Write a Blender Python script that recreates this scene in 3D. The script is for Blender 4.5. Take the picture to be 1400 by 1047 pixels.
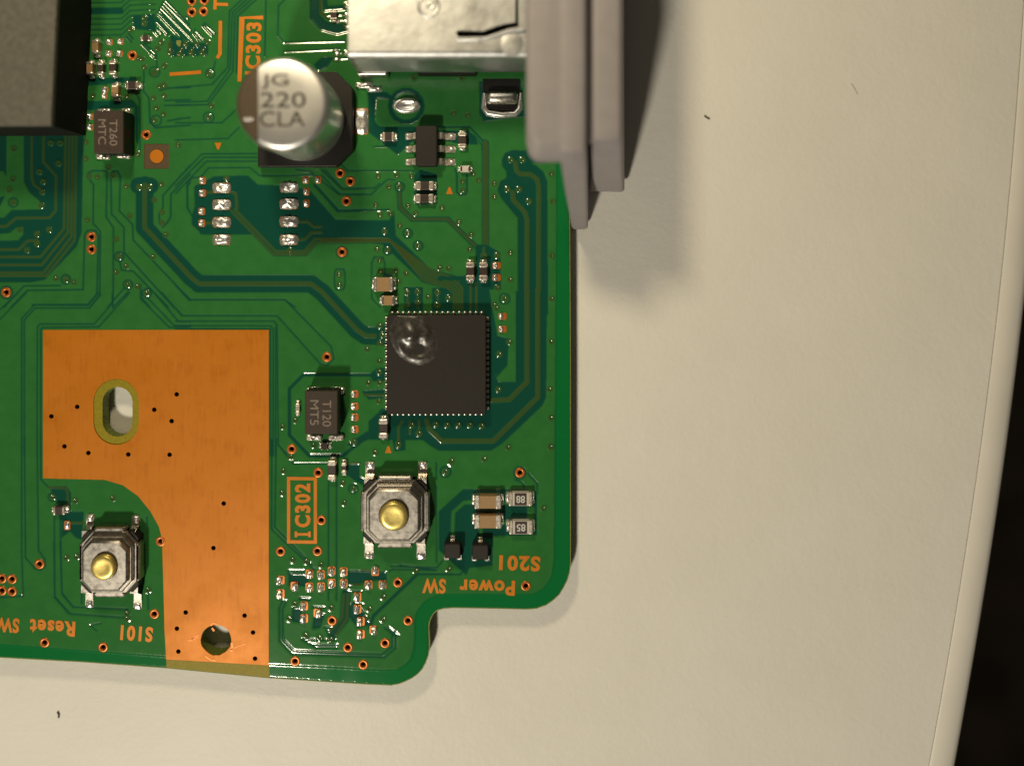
import bpy, bmesh, math, random
import numpy as np
from mathutils import Vector, geometry

# ------------------------------------------------------------------ units
# Layout unit "u": 18 u = 1 mm on the board's top face, x to the right, y downwards.
S = 1.0 / 18.0 / 1000.0
TB = 27.0                       # board top above the table, u
NX, NY, HC = 660.0, 340.0, 1170.0   # camera stands above (NX, NY), HC above the board
CX, CY = 700.0, 523.5

def W(x, y, z=0.0):
    return Vector(((x - CX) * S, (CY - y) * S, (z + TB) * S))

def up(x, y, z):
    """plan position of a point of height z whose sight line crosses the board plane at x, y"""
    k = (HC - z) / HC
    return NX + (x - NX) * k, NY + (y - NY) * k

for o in list(bpy.data.objects):
    bpy.data.objects.remove(o)
scene = bpy.context.scene
COL = scene.collection
random.seed(7)
rng = np.random.default_rng(11)

# ------------------------------------------------------------------ camera
cam = bpy.data.cameras.new('camera')
cam.sensor_width = 36.0
cam.lens = 36.0 * HC / 1400.0
cam.shift_x = (CX - NX) / 1400.0
cam.shift_y = -(CY - NY) / 1400.0
cam.clip_start = 0.001
cam.clip_end = 20.0
cam.dof.use_dof = True
cam.dof.focus_distance = (HC - 6) * S
cam.dof.aperture_fstop = cam.lens / 3.5
camo = bpy.data.objects.new('camera', cam)
camo.location = W(NX, NY, HC)
COL.objects.link(camo)
scene.camera = camo

# ------------------------------------------------------------------ light
world = bpy.data.worlds.new('World')
scene.world = world
world.use_nodes = True
bg = world.node_tree.nodes['Background']
bg.inputs[0].default_value = (1.0, 0.86, 0.66, 1)
bg.inputs[1].default_value = 0.04

def lamp(name, mx, my, h, power, size, col, aim, spread):
    """desk lamp whose mirror image in the board would lie at mx, my"""
    k = (HC + h) / HC
    li = bpy.data.lights.new(name, 'AREA')
    li.shape = 'DISK'
    li.size = size
    li.energy = power
    li.color = col
    ob = bpy.data.objects.new(name, li)
    ob.location = W(NX + (mx - NX) * k, NY + (my - NY) * k, h)
    li.spread = math.radians(spread)
    d = W(*aim, 0) - ob.location
    ob.rotation_euler = d.to_track_quat('-Z', 'Y').to_euler()
    COL.objects.link(ob)
lamp('lamp_upper', 438, -170, 1000, 0.022, 0.011, (1.0, 0.82, 0.52), (700, 240), 150)
lamp('lamp_lower', 310, 1120, 2800, 0.285, 0.021, (1.0, 0.89, 0.70), (820, 700), 180)

scene.view_settings.view_transform = 'Standard'
scene.view_settings.look = 'None'
scene.view_settings.exposure = 0.14
scene.view_settings.gamma = 1.0
scene.render.engine = 'CYCLES'

# ------------------------------------------------------------------ materials
def nodes_of(name):
    m = bpy.data.materials.new(name)
    m.use_nodes = True
    nt = m.node_tree
    return m, nt, nt.nodes['Principled BSDF']

def texco(nt):
    return nt.nodes.new('ShaderNodeTexCoord').outputs['Object']

def noise(nt, scale, detail=3.0, rough=0.55, vec=None):
    n = nt.nodes.new('ShaderNodeTexNoise')
    n.inputs['Scale'].default_value = scale
    n.inputs['Detail'].default_value = detail
    n.inputs['Roughness'].default_value = rough
    nt.links.new(vec if vec else texco(nt), n.inputs['Vector'])
    return n.outputs['Fac']

def ramp(nt, fac, stops):
    r = nt.nodes.new('ShaderNodeValToRGB')
    el = r.color_ramp.elements
    el[0].position, el[0].color = stops[0][0], (*stops[0][1], 1)
    el[1].position, el[1].color = stops[-1][0], (*stops[-1][1], 1)
    for p, c in stops[1:-1]:
        e = el.new(p); e.color = (*c, 1)
    nt.links.new(fac, r.inputs[0])
    return r.outputs[0]

def bump(nt, b, fac, dist, strength=1.0):
    n = nt.nodes.new('ShaderNodeBump')
    n.inputs['Distance'].default_value = dist
    n.inputs['Strength'].default_value = strength
    nt.links.new(fac, n.inputs['Height'])
    nt.links.new(n.outputs[0], b.inputs['Normal'])

def simple(name, col, rough=0.5, metal=0.0, var=0.12, vscale=3000, bdist=0.0, bscale=6000, spec=0.5, rvar=0.0):
    m, nt, b = nodes_of(name)
    f = noise(nt, vscale)
    lo = tuple(c * (1 - var) for c in col); hi = tuple(min(1, c * (1 + var)) for c in col)
    nt.links.new(ramp(nt, f, [(0.3, lo), (0.7, hi)]), b.inputs['Base Color'])
    b.inputs['Roughness'].default_value = rough
    b.inputs['Metallic'].default_value = metal
    b.inputs['Specular IOR Level'].default_value = spec
    if rvar:
        f2 = noise(nt, vscale * 0.6)
        mr = nt.nodes.new('ShaderNodeMapRange')
        mr.inputs[1].default_value = 0.3; mr.inputs[2].default_value = 0.7
        mr.inputs[3].default_value = max(0.02, rough - rvar); mr.inputs[4].default_value = rough + rvar
        nt.links.new(f2, mr.inputs[0]); nt.links.new(mr.outputs[0], b.inputs['Roughness'])
    if bdist:
        bump(nt, b, noise(nt, bscale), bdist)
    return m

M = {}
# solder mask over copper: layer shares stored per vertex (R copper, G narrow trace, B unplated border)
m, nt, b = nodes_of('solder_mask')
at = nt.nodes.new('ShaderNodeAttribute'); at.attribute_name = 'layers'
sp = nt.nodes.new('ShaderNodeSeparateColor'); nt.links.new(at.outputs['Color'], sp.inputs[0])
def mixc(a, bb, fac):
    n = nt.nodes.new('ShaderNodeMix'); n.data_type = 'RGBA'
    nt.links.new(fac, n.inputs['Factor'])
    for s, v in ((n.inputs[6], a), (n.inputs[7], bb)):
        if isinstance(v, tuple): s.default_value = (*v, 1)
        else: nt.links.new(v, s)
    return n.outputs[2]
gn = noise(nt, 900, 4)
green = ramp(nt, gn, [(0.3, (0.024, 0.150, 0.034)), (0.7, (0.033, 0.172, 0.042))])
c1 = mixc((0.005, 0.068, 0.046), green, sp.outputs[0])
c2 = mixc(c1, (0.045, 0.074, 0.022), sp.outputs[1])
c3 = mixc(c2, (0.004, 0.150, 0.036), sp.outputs[2])
nt.links.new(c3, b.inputs['Base Color'])
b.inputs['Roughness'].default_value = 0.13
b.inputs['Specular IOR Level'].default_value = 0.5
bump(nt, b, noise(nt, 5200, 2), 0.0000012)
M['mask'] = m

# exposed copper
m, nt, b = nodes_of('copper')
tc = texco(nt)
mp = nt.nodes.new('ShaderNodeMapping'); mp.inputs['Scale'].default_value = (1, 0.12, 1)
nt.links.new(tc, mp.inputs[0])
f1 = noise(nt, 4000, 4, 0.6, mp.outputs[0]); f2 = noise(nt, 700, 5)
ad = nt.nodes.new('ShaderNodeMath'); ad.operation = 'ADD'
nt.links.new(f1, ad.inputs[0]); nt.links.new(f2, ad.inputs[1])
nt.links.new(ramp(nt, ad.outputs[0], [(0.75, (0.50, 0.155, 0.006)), (1.2, (0.56, 0.182, 0.009))]), b.inputs['Base Color'])
b.inputs['Metallic'].default_value = 0.2
b.inputs['Roughness'].default_value = 0.46
b.inputs['Specular IOR Level'].default_value = 0.3
mr = nt.nodes.new('ShaderNodeMapRange'); mr.inputs[1].default_value = .3; mr.inputs[2].default_value = .7; mr.inputs[3].default_value = .36; mr.inputs[4].default_value = .56
nt.links.new(noise(nt, 260, 6, 0.65), mr.inputs[0]); nt.links.new(mr.outputs[0], b.inputs['Roughness'])
bump(nt, b, noise(nt, 9000, 2), 0.0000015)
M['copper'] = m
M['via'] = simple('via_copper', (0.50, 0.155, 0.03), 0.36, 0.45, 0.15, 9000)
M['barrel'] = simple('via_barrel', (0.10, 0.03, 0.012), 0.5, 0.3)
M['fr4'] = simple('bare_laminate', (0.27, 0.225, 0.014), 0.5, 0, 0.12, 5000, 0.000002, 7000, spec=0.2)
M['fr4dark'] = simple('fiducial_laminate', (0.085, 0.055, 0.024), 0.5, 0, 0.1, 5000, 0.000002, 7000)
M['edge'] = simple('board_edge', (0.16, 0.20, 0.03), 0.6, 0, 0.3, 6000, 0.000004, 9000)
M['solder'] = simple('solder', (0.93, 0.91, 0.87), 0.33, 0.88, 0.08, 9000, 0.000006, 9000, rvar=0.1)
M['tin'] = simple('tinned_metal', (0.66, 0.62, 0.57), 0.33, 1.0, 0.1, 6000, 0.000003, 12000, rvar=0.1)
M['shell'] = simple('shell_plate', (0.60, 0.62, 0.64), 0.44, 1.0, 0.10, 900, 0.000020, 1100, rvar=0.08)
M['steel'] = simple('switch_steel', (0.45, 0.425, 0.39), 0.36, 1.0, 0.08, 5000, 0.000002, 16000, rvar=0.08)
M['gold'] = simple('gold_plunger', (0.74, 0.60, 0.19), 0.36, 0.75, 0.08, 3500, 0.000004, 5000, rvar=0.06)
M['can'] = simple('aluminium_can', (0.86, 0.87, 0.88), 0.36, 1.0, 0.03, 2500, 0.000002, 9000)
M['canmark'] = simple('can_mark', (0.13, 0.098, 0.068), 0.36, 0.45, 0.15, 5000)
M['canink'] = simple('can_ink', (0.035, 0.028, 0.02), 0.5, 0, 0.15, 5000)
M['black'] = simple('black_plastic', (0.012, 0.011, 0.010), 0.5, 0, 0.2, 6000, 0.000004, 9000, spec=0.3)
M['ic'] = simple('ic_resin', (0.019, 0.0162, 0.0145), 0.6, 0, 0.12, 8000, 0.000004, 14000, spec=0.3)
M['inductor'] = simple('inductor_body', (0.050, 0.036, 0.029), 0.6, 0, 0.12, 6000, 0.000004, 14000, spec=0.3)
M['icmark'] = simple('laser_mark', (0.23, 0.185, 0.155), 0.6, 0, 0.2, 9000)
M['blister'] = simple('melted_resin', (0.032, 0.028, 0.025), 0.34, 0.0, 0.3, 4000, 0.000012, 2600, spec=0.9, rvar=0.12)
M['tan'] = simple('capacitor_ceramic', (0.33, 0.21, 0.095), 0.45, 0, 0.1, 8000)
M['term'] = simple('terminal_tin', (0.72, 0.66, 0.58), 0.36, 0.85, 0.1, 9000, 0.000005, 9000, rvar=0.08)
M['resist'] = simple('resistor_glaze', (0.045, 0.032, 0.027), 0.4, 0, 0.2, 9000)
M['reswhite'] = simple('resistor_alumina', (0.56, 0.53, 0.48), 0.5, 0, 0.08, 9000)
M['digit'] = simple('resistor_digit', (0.55, 0.55, 0.52), 0.5)
M['grey'] = simple('grey_plastic', (0.295, 0.275, 0.285), 0.55, 0, 0.05, 900, 0.000004, 4000)
M['pad'] = simple('grey_thermal_pad', (0.125, 0.120, 0.102), 0.85, 0, 0.16, 2600, 0.00006, 2600, spec=0.25)
M['padside'] = simple('black_rubber', (0.012, 0.012, 0.011), 0.8, 0, 0.3, 3000, spec=0.2)
M['lint'] = simple('lint', (0.06, 0.05, 0.045), 0.8)
M['lint_pale'] = simple('pale_lint', (0.40, 0.36, 0.29), 0.8)

# table laminate: fine leather grain
m, nt, b = nodes_of('table_laminate')
f = noise(nt, 120, 3)
nt.links.new(ramp(nt, f, [(0.3, (0.735, 0.725, 0.675)), (0.7, (0.765, 0.755, 0.71))]), b.inputs['Base Color'])
b.inputs['Roughness'].default_value = 0.5
b.inputs['Specular IOR Level'].default_value = 0.25
g1 = noise(nt, 2300, 4, 0.65); g2 = noise(nt, 420, 2)
ad = nt.nodes.new('ShaderNodeMath'); ad.operation = 'MULTIPLY_ADD'; ad.inputs[1].default_value = 1.6
nt.links.new(g2, ad.inputs[0]); nt.links.new(g1, ad.inputs[2])
bump(nt, b, ad.outputs[0], 0.000028)
M['table'] = m
M['trim'] = simple('table_trim', (0.74, 0.72, 0.66), 0.38, 0, 0.03, 200, 0.00001, 500)
M['floor'] = simple('dark_floor', (0.07, 0.055, 0.04), 0.8, 0, 0.6, 25, spec=0.2)
M['ledge'] = simple('substrate_side', (0.05, 0.05, 0.02), 0.7)

# ------------------------------------------------------------------ builders
WPOS = {}
def link(name, me, loc, mat=None, parent=None, label=None):
    ob = bpy.data.objects.new(name, me)
    COL.objects.link(ob)
    if me is not None and mat is not None and len(me.materials) == 0:
        me.materials.append(mat)
    WPOS[ob] = Vector(loc)
    if parent is not None:
        ob.parent = parent
        ob.location = Vector(loc) - WPOS[parent]
    else:
        ob.location = loc
    if label: ob['label'] = label
    return ob

def mesh(name, verts, faces, smooth=False, recalc=True, angle=None):
    """verts in u (x right, y down, z up), local"""
    me = bpy.data.meshes.new(name)
    me.from_pydata([(v[0] * S, -v[1] * S, v[2] * S) for v in verts], [], faces)
    if recalc:
        bm = bmesh.new(); bm.from_mesh(me)
        bmesh.ops.recalc_face_normals(bm, faces=bm.faces)
        bm.to_mesh(me); bm.free()
    if smooth:
        me.polygons.foreach_set('use_smooth', [True] * len(me.polygons))
        if angle:
            me.set_sharp_from_angle(angle=math.radians(angle))
    return me

def part(name, verts, faces, at, mat, parent=None, label=None, smooth=False, angle=None):
    return link(name, mesh(name, verts, faces, smooth, True, angle), W(*at), mat, parent, label)

def rings(rs, cap_top=True, cap_bot=True):
    """rs: list of equal-length point rings, bottom to top"""
    n = len(rs[0]); v = [p for r in rs for p in r]; f = []
    for i in range(len(rs) - 1):
        for j in range(n):
            k = (j + 1) % n
            f.append((i*n+j, i*n+k, (i+1)*n+k, (i+1)*n+j))
    if cap_bot: f.append(tuple(range(n))[::-1])
    if cap_top: f.append(tuple((len(rs)-1)*n + j for j in range(n)))
    return v, f

def oct_ring(x0, x1, y0, y1, c, z):
    return [(x0+c,y0,z),(x1-c,y0,z),(x1,y0+c,z),(x1,y1-c,z),(x1-c,y1,z),(x0+c,y1,z),(x0,y1-c,z),(x0,y0+c,z)]

def rbox(x0, x1, y0, y1, z0, z1, bv=0.8, cc=None):
    cc = bv if cc is None else cc
    return rings([oct_ring(x0,x1,y0,y1,cc,z0), oct_ring(x0,x1,y0,y1,cc,z1-bv),
                  oct_ring(x0+bv*.35,x1-bv*.35,y0+bv*.35,y1-bv*.35,cc,z1-bv*.35),
                  oct_ring(x0+bv,x1-bv,y0+bv,y1-bv,cc*.8,z1)])

def lathe(prof, n=48, cap_top=True, cap_bot=True):
    rs = []
    for r, z in prof:
        rs.append([(r*math.cos(2*math.pi*i/n), r*math.sin(2*math.pi*i/n), z) for i in range(n)])
    return rings(rs, cap_top, cap_bot)

def merge(*vfs):
    V, F = [], []
    for v, f in vfs:
        o = len(V); V += list(v); F += [tuple(i+o for i in t) for t in f]
    return V, F

def prism(poly, z0, z1, bv=0.0):
    if bv <= 0:
        return rings([[(x,y,z0) for x,y in poly], [(x,y,z1) for x,y in poly]])
    cx = sum(p[0] for p in poly)/len(poly); cy = sum(p[1] for p in poly)/len(poly)
    def ins(d):
        out = []
        for x, y in poly:
            l = math.hypot(x-cx, y-cy) or 1
            out.append((x-(x-cx)/l*d, y-(y-cy)/l*d))
        return out
    return rings([[(x,y,z0) for x,y in poly], [(x,y,z1-bv) for x,y in poly],
                  [(x,y,z1-bv*.3) for x,y in ins(bv*.3)], [(x,y,z1) for x,y in ins(bv)]])

def stroke(pts, w, z0, z1, roundcap=True):
    """flat bar following a polyline"""
    L, R = [], []
    n = len(pts)
    for i, p in enumerate(pts):
        a = pts[max(0, i-1)]; c = pts[min(n-1, i+1)]
        dx, dy = c[0]-a[0], c[1]-a[1]; l = math.hypot(dx, dy)
        k = 1.0
        if 0 < i < n-1:
            d1 = Vector((p[0]-a[0], p[1]-a[1])).normalized(); d2 = Vector((c[0]-p[0], c[1]-p[1])).normalized()
            k = 1/max(.5, math.sqrt((1+d1.dot(d2))/2))
        nx, ny = -dy/l*w/2*k, dx/l*w/2*k
        L.append((p[0]+nx, p[1]+ny)); R.append((p[0]-nx, p[1]-ny))
    v, f = [], []
    for i in range(n):
        v += [(*L[i], z0), (*R[i], z0), (*R[i], z1), (*L[i], z1)]
    for i in range(n-1):
        a = 4*i; b_ = a+4
        for j in range(4):
            k = (j+1) % 4
            f.append((a+j, a+k, b_+k, b_+j))
    f += [(0,1,2,3), (4*n-1,4*n-2,4*n-3,4*n-4)]
    return v, f

_tx = {}
def text_part(name, body, cx, cy, z, height, width, rot, mat, parent, bold=0.02, thick=0.5, label=None, spacing=1.0):
    """lettering: width along the reading direction, height of capitals, rot in degrees counter-clockwise"""
    cu = bpy.data.curves.new('lettering', 'FONT')
    cu.body = body; cu.size = 1.0; cu.offset = bold; cu.extrude = 0.0; cu.space_character = spacing; cu.resolution_u = 4
    ob = bpy.data.objects.new('lettering_tmp', cu)
    COL.objects.link(ob)
    bpy.context.view_layer.update()
    me = bpy.data.meshes.new_from_object(ob.evaluated_get(bpy.context.evaluated_depsgraph_get()))
    co = np.array([v.co[:2] for v in me.vertices])
    faces = [tuple(p.vertices) for p in me.polygons]
    bpy.data.objects.remove(ob); bpy.data.curves.remove(cu); bpy.data.meshes.remove(me)
    lo, hi = co.min(0), co.max(0)
    co = (co - (lo+hi)/2) / (hi-lo) * np.array([width, height])
    a = math.radians(rot); c, s = math.cos(a), math.sin(a)
    X = co[:,0]*c - co[:,1]*s; Y = co[:,0]*s + co[:,1]*c
    v = [(x, -y, thick) for x, y in zip(X, Y)]
    n = len(v)
    # side walls along boundary edges
    cnt = {}
    for f in faces:
        for i in range(len(f)):
            e = (f[i], f[(i+1) % len(f)]); k = tuple(sorted(e)); cnt[k] = cnt.get(k, 0) + 1
    v += [(x, y, -0.4) for x, y, _ in v]
    F = list(faces)
    for k, num in cnt.items():
        if num == 1: F.append((k[0], k[1], k[1]+n, k[0]+n))
    me = mesh(name, v, F)
    return link(name, me, W(cx, cy, z), mat, parent, label)

def tag(o, label, cat, group=None):
    o['label'] = label; o['category'] = cat
    if group: o['group'] = group

def cdt(loops, holes):
    pts, edges = [], []
    for lp in loops + holes:
        s = len(pts); pts += [Vector(p) for p in lp]
        edges += [(s+i, s+(i+1) % len(lp)) for i in range(len(lp))]
    vs, _, fs, *_r = geometry.delaunay_2d_cdt(pts, edges, [], 0, 1e-5)
    def inside(p, poly):
        r = False; j = len(poly)-1
        for i in range(len(poly)):
            if (poly[i][1] > p[1]) != (poly[j][1] > p[1]) and p[0] < (poly[j][0]-poly[i][0])*(p[1]-poly[i][1])/(poly[j][1]-poly[i][1])+poly[i][0]:
                r = not r
            j = i
        return r
    out = []
    for f in fs:
        c = (sum(vs[i][0] for i in f)/len(f), sum(vs[i][1] for i in f)/len(f))
        if any(inside(c, l) for l in loops) and not any(inside(c, h) for h in holes):
            out.append(tuple(f))
    return [tuple(v) for v in vs], out

def plate(loops, holes, z0, z1):
    """plate with through holes and its walls"""
    pv, pf = cdt(loops, holes)
    n = len(pv)
    v = [(x,y,z1) for x,y in pv] + [(x,y,z0) for x,y in pv]
    f = list(pf)
    cnt = {}
    for t in pf:
        for i in range(len(t)):
            k = tuple(sorted((t[i], t[(i+1) % len(t)]))); cnt[k] = cnt.get(k, 0)+1
    f += [(a, b_, b_+n, a+n) for (a, b_), c in cnt.items() if c == 1]
    return v, f

def circle(cx, cy, r, n=16, ry=None):
    ry = r if ry is None else ry
    return [(cx+r*math.cos(2*math.pi*i/n), cy+ry*math.sin(2*math.pi*i/n)) for i in range(n)]

def capsule(cx, cy, rx, ry, n=10):
    d = ry - rx; o = []
    for i in range(n+1):
        a = math.pi*i/n; o.append((cx+rx*math.cos(a), cy+d+rx*math.sin(a)))
    for i in range(n+1):
        a = math.pi+math.pi*i/n; o.append((cx+rx*math.cos(a), cy-d+rx*math.sin(a)))
    return o

# ================================================================== SETTING
# table: flat top up to the seam, then a rounded edge trim
def tb(x, y):
    return up(x, y, -TB)
seam_img = [(1432,-700),(1412,-250),(1398,0),(1390,130),(1365,430),(1345,570),(1319,740),(1283,970),(1270,1047),(1205,1400),(1120,1800)]
pf_s = np.polyfit([p[1] for p in seam_img], [p[0] for p in seam_img], 4, w=[1,1,4,6,6,6,6,6,6,1,1])
seam = [tb(float(np.polyval(pf_s, y)), float(y)) for y in np.linspace(-700, 1800, 51)]
bm_v, bm_f = [], []
n = len(seam)
for i, (x, y) in enumerate(seam):
    bm_v += [(-2600, y, 0), (x, y, 0), (x, y, -8), (-2600, y, -300), (x, y, -300)]
for i in range(n-1):
    a = 5*i; c = a+5
    bm_f += [(a, a+1, c+1, c), (a+1, a+2, c+2, c+1), (a+2, a+4, c+4, c+2), (a+3, c+3, c+4, a+4), (a, c, c+3, a+3)]
bm_f += [(0,3,4,2,1), tuple(5*(n-1)+k for k in (0,1,2,4,3))]
table = part('table', bm_v, bm_f, (0, 0, -TB), M['table'])
table['kind'] = 'structure'
prof = [(1.2, -8.0), (1.5, -1.6), (2.6, -0.5), (12, -0.4), (19, -2.0), (24, -6.5), (27.5, -14), (30, -26), (31, -44), (31, -300), (1.2, -300)]
v, f = [], []
for i, (x, y) in enumerate(seam):
    for dx, z in prof:
        v.append((x+dx*1.65, y, z))
k = len(prof)
for i in range(n-1):
    for j in range(k):
        j2 = (j+1) % k
        f.append((i*k+j, i*k+j2, (i+1)*k+j2, (i+1)*k+j))
f += [tuple(range(k)), tuple((n-1)*k+j for j in range(k))[::-1]]
part('edge_trim', v, f, (0, 0, -TB), M['trim'], table, smooth=True, angle=40)
fl = part('floor', [(-20000,-20000,0),(40000,-20000,0),(40000,30000,0),(-20000,30000,0)], [(0,1,2,3)], (0,0,-13000), M['floor'])
fl['kind'] = 'structure'

# ================================================================== CIRCUIT BOARD
board = link('circuit_board', None, W(390, 400, -21))
tag(board, 'green circuit board with chips, switches and bare copper lying on the white table', 'circuit board')

OUT = [(-250,893),(0,898),(110,904),(227,912.4),(367.5,926),(444,931),(500,934.5),(534.5,936),(545,934),(553,931),(562,926.5),(570,921),(576,914.5),(580.7,906),(584,897),(586,887),
       (585,858),(586,850),(589,843),(592.5,837.5),(597.5,833.5),(606,831),(620,830),(680,831),(720,832),(733,831),(746,826.5),(755.5,820),(764,812),(770,802),(774.5,793),(777.5,783),
       (779,770),(779,726),(779,500),(778,300),(778,-250),(-250,-250)]
SLOT = capsule(160.3, 563, 20.5, 34)
HOLE = circle(295.6, 874.5, 20.6, 28)
PADOUT = [(59,451),(367.5,451),(367.5,909),(227.3,900.8),(225,860),(223.5,800),(221.7,736.6),(217.5,720),(206,699),(189,678),(168,663),(143,655.7),(59,653.6)]
STRIP = [(226.9,899),(368.2,907),(368.2,926),(300,919.6),(227.3,912.5)]

# ---- copper layout ------------------------------------------------------
X0, Y0, X1, Y1 = -24, -24, 781, 938
NXg, NYg = X1-X0+1, Y1-Y0+1
gx = np.arange(X0, X1+1, dtype=np.float32); gy = np.arange(Y0, Y1+1, dtype=np.float32)
Cu = np.ones((NYg, NXg), np.float32)      # copper under the mask
Tr = np.zeros((NYg, NXg), np.float32)     # narrow trace share
Bo = np.zeros((NYg, NXg), np.float32)     # border without copper
Hx = np.zeros((NYg, NXg), np.float32)     # extra relief

def win(x0, x1, y0, y1):
    i0 = max(0, int(math.floor(x0))-X0); i1 = min(NXg, int(math.ceil(x1))-X0+1)
    j0 = max(0, int(math.floor(y0))-Y0); j1 = min(NYg, int(math.ceil(y1))-Y0+1)
    if i1 <= i0 or j1 <= j0: return None
    return slice(j0, j1), slice(i0, i1), gx[i0:i1][None, :], gy[j0:j1][:, None]

def seg_cov(p, q, w):
    r = w/2+1
    wn = win(min(p[0],q[0])-r, max(p[0],q[0])+r, min(p[1],q[1])-r, max(p[1],q[1])+r)
    if wn is None: return None
    sj, si, xx, yy = wn
    dx, dy = q[0]-p[0], q[1]-p[1]; l2 = dx*dx+dy*dy+1e-9
    t = np.clip(((xx-p[0])*dx+(yy-p[1])*dy)/l2, 0, 1)
    d = np.hypot(xx-p[0]-t*dx, yy-p[1]-t*dy)
    return sj, si, np.clip(w/2-d+.5, 0, 1)

def poly_cov(poly):
    xs = [p[0] for p in poly]; ys = [p[1] for p in poly]
    wn = win(min(xs)-1, max(xs)+1, min(ys)-1, max(ys)+1)
    if wn is None: return None
    sj, si, xx, yy = wn
    acc = 0
    for ox in (-.25, .25):
        for oy in (-.25, .25):
            X = xx+ox; Y = yy+oy
            ins = np.zeros((yy.shape[0], xx.shape[1]), bool)
            j = len(poly)-1
            for i in range(len(poly)):
                xi, yi = poly[i]; xj, yj = poly[j]
                if yi != yj:
                    ins ^= ((yi > Y) != (yj > Y)) & (X < (xj-xi)*(Y-yi)/(yj-yi)+xi)
                j = i
            acc = acc + ins
    return sj, si, acc.astype(np.float32)/4

def put(cov, kind):
    if cov is None: return
    sj, si, c = cov
    if kind == 'gap': Cu[sj, si] *= (1-c); Tr[sj, si] *= (1-c)
    elif kind == 'trace': Cu[sj, si] = np.maximum(Cu[sj, si], c); Tr[sj, si] = np.maximum(Tr[sj, si], c)
    elif kind == 'pour': Cu[sj, si] = np.maximum(Cu[sj, si], c); Tr[sj, si] *= (1-c)

K = 260/1237.0
class Tile:
    def __init__(s, ox, oy, k=K): s.o = (ox, oy); s.k = k
    def pts(s, t): 
        a = t.replace(',', ' ').split()
        return [(s.o[0]+float(a[i])*s.k, s.o[1]+float(a[i+1])*s.k) for i in range(0, len(a), 2)]
    def line(s, kind, w, *ts):
        for t in ts:
            p = s.pts(t)
            for a, b_ in zip(p, p[1:]): put(seg_cov(a, b_, w*s.k), kind)
    def poly(s, kind, *ts):
        for t in ts: put(poly_cov(s.pts(t)), kind)
    def vias(s, t):
        VIAS.extend(s.pts(t))
    def ring(s, t, r=30, w=9):
        for (x, y) in s.pts(t):
            c = circle(x, y, r*s.k, 14)
            for a, b_ in zip(c, c[1:]+c[:1]): put(seg_cov(a, b_, w*s.k), 'gap')
VIAS = []

a = Tile(0, 0)
a.poly('gap', '560,58 800,55 800,92 560,95', '860,100 1000,92 1012,205 870,190', '560,508 880,503 895,530 560,562', '560,660 860,652 900,700 895,960 880,900 870,705 560,720')
for i in range(7):
    y = 18+35*i
    a.line('gap', 8, f'480,{y+8} 790,{y} 845,{y-52} 1010,{y-60}')
a.line('gap', 10, '935,460 935,600 968,640 975,800 1005,832 1237,815', '880,610 905,650 910,1000', '1040,590 1085,575 1237,570', '1070,655 1237,650', '1070,688 1237,682', '1090,788 1160,775 1237,765', '1012,360 1022,430')
a.line('gap', 8, '1040,100 1237,300', '1010,130 1190,310')
a.ring('1005,470 1015,785', 34, 8)
a.vias('905,380 940,440 1070,430 1000,480 860,600 1070,555 1040,565 1000,640 1068,625 1018,705 1065,745 1005,785 1160,945 900,1005 560,925 330,930 390,930 90,970 1050,275 1025,320 920,385 610,625 830,630')
h = Tile(170, 0, 130/1237.0)
for i in range(6):
    t = i/5.0
    sx, sy = 525-100*t, 0+170*t
    ex, ey = [(845,325),(872,400),(858,450),(895,535),(845,555),(745,505)][i]
    h.line('gap', 24, f'{sx},{sy} {ex},{ey}')
h.line('gap', 22, '400,230 590,440', '410,290 560,455', '430,380 490,450', '390,410 450,480', '1040,305 1185,440', '1020,330 1150,470', '915,390 1040,520', '900,430 990,540', '210,560 390,750', '265,570 415,715', '20,480 90,550', '50,440 110,510', '800,220 840,260')
h.poly('gap', '600,450 740,510 790,560 1040,560 1090,610 1080,720 590,740')
h.line('trace', 40, '590,560 590,690', '740,640 700,720', '880,640 860,690', '1030,640 1010,690')
h.vias('590,690 715,710 865,690 1010,690 790,580 940,580 1085,560 1100,960 520,870 405,940 265,880 230,770 255,240 255,310 80,390 480,560 440,640')

b_ = Tile(240, 0)
b_.line('gap', 9, '430,0 350,75 340,440 235,552 0,570', '462,0 368,85 355,450 205,660 0,666', '492,0 385,95 373,465 210,682 0,688', '525,0 402,107 396,480', '588,0 580,370', '710,0 670,40 665,230 705,278 1100,268', '710,338 1070,320', '0,800 300,800 395,715', '0,912 340,902 415,828', '258,400 250,440 210,500')
b_.line('gap', 62, '905,0 905,110 960,170 1050,195 1110,180')
b_.line('gap', 30, '970,0 975,60 1100,50')
b_.line('trace', 16, '942,0 942,80 985,122')
b_.line('gap', 10, '985,100 1110,95', '1000,130 1110,130', '1040,340 1110,345', '1040,385 1120,378')
b_.poly('gap', '900,425 950,375 1035,370 985,440 925,465')
b_.ring('215,765', 34, 8); b_.ring('225,480', 30, 8)
b_.vias('235,690 215,765 215,485 20,945 1110,40 1110,110 1110,170 1045,345 1105,350 1045,385')
b_.line('gap', 9, '530,1000 172,1002 -10,1190', '530,1025 186,1024 0,1210', '530,1050 200,1050 0,1260')

c = Tile(460, 0)
c.poly('gap', '205,585 330,600 400,660 290,640 260,640 250,790 280,822 515,822 515,905 400,1010 210,862', '690,850 860,850 905,895 925,942 800,942 690,905', '930,530 1200,530 1230,760 960,790 930,740')
c.line('gap', 12, '405,832 868,826 975,940 985,1047')
c.line('gap', 8, '660,880 895,880 948,945 955,1047', '245,955 355,950')
c.ring('455,690', 105, 30)
c.vias('760,740 853,755 505,505 815,505')

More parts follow.
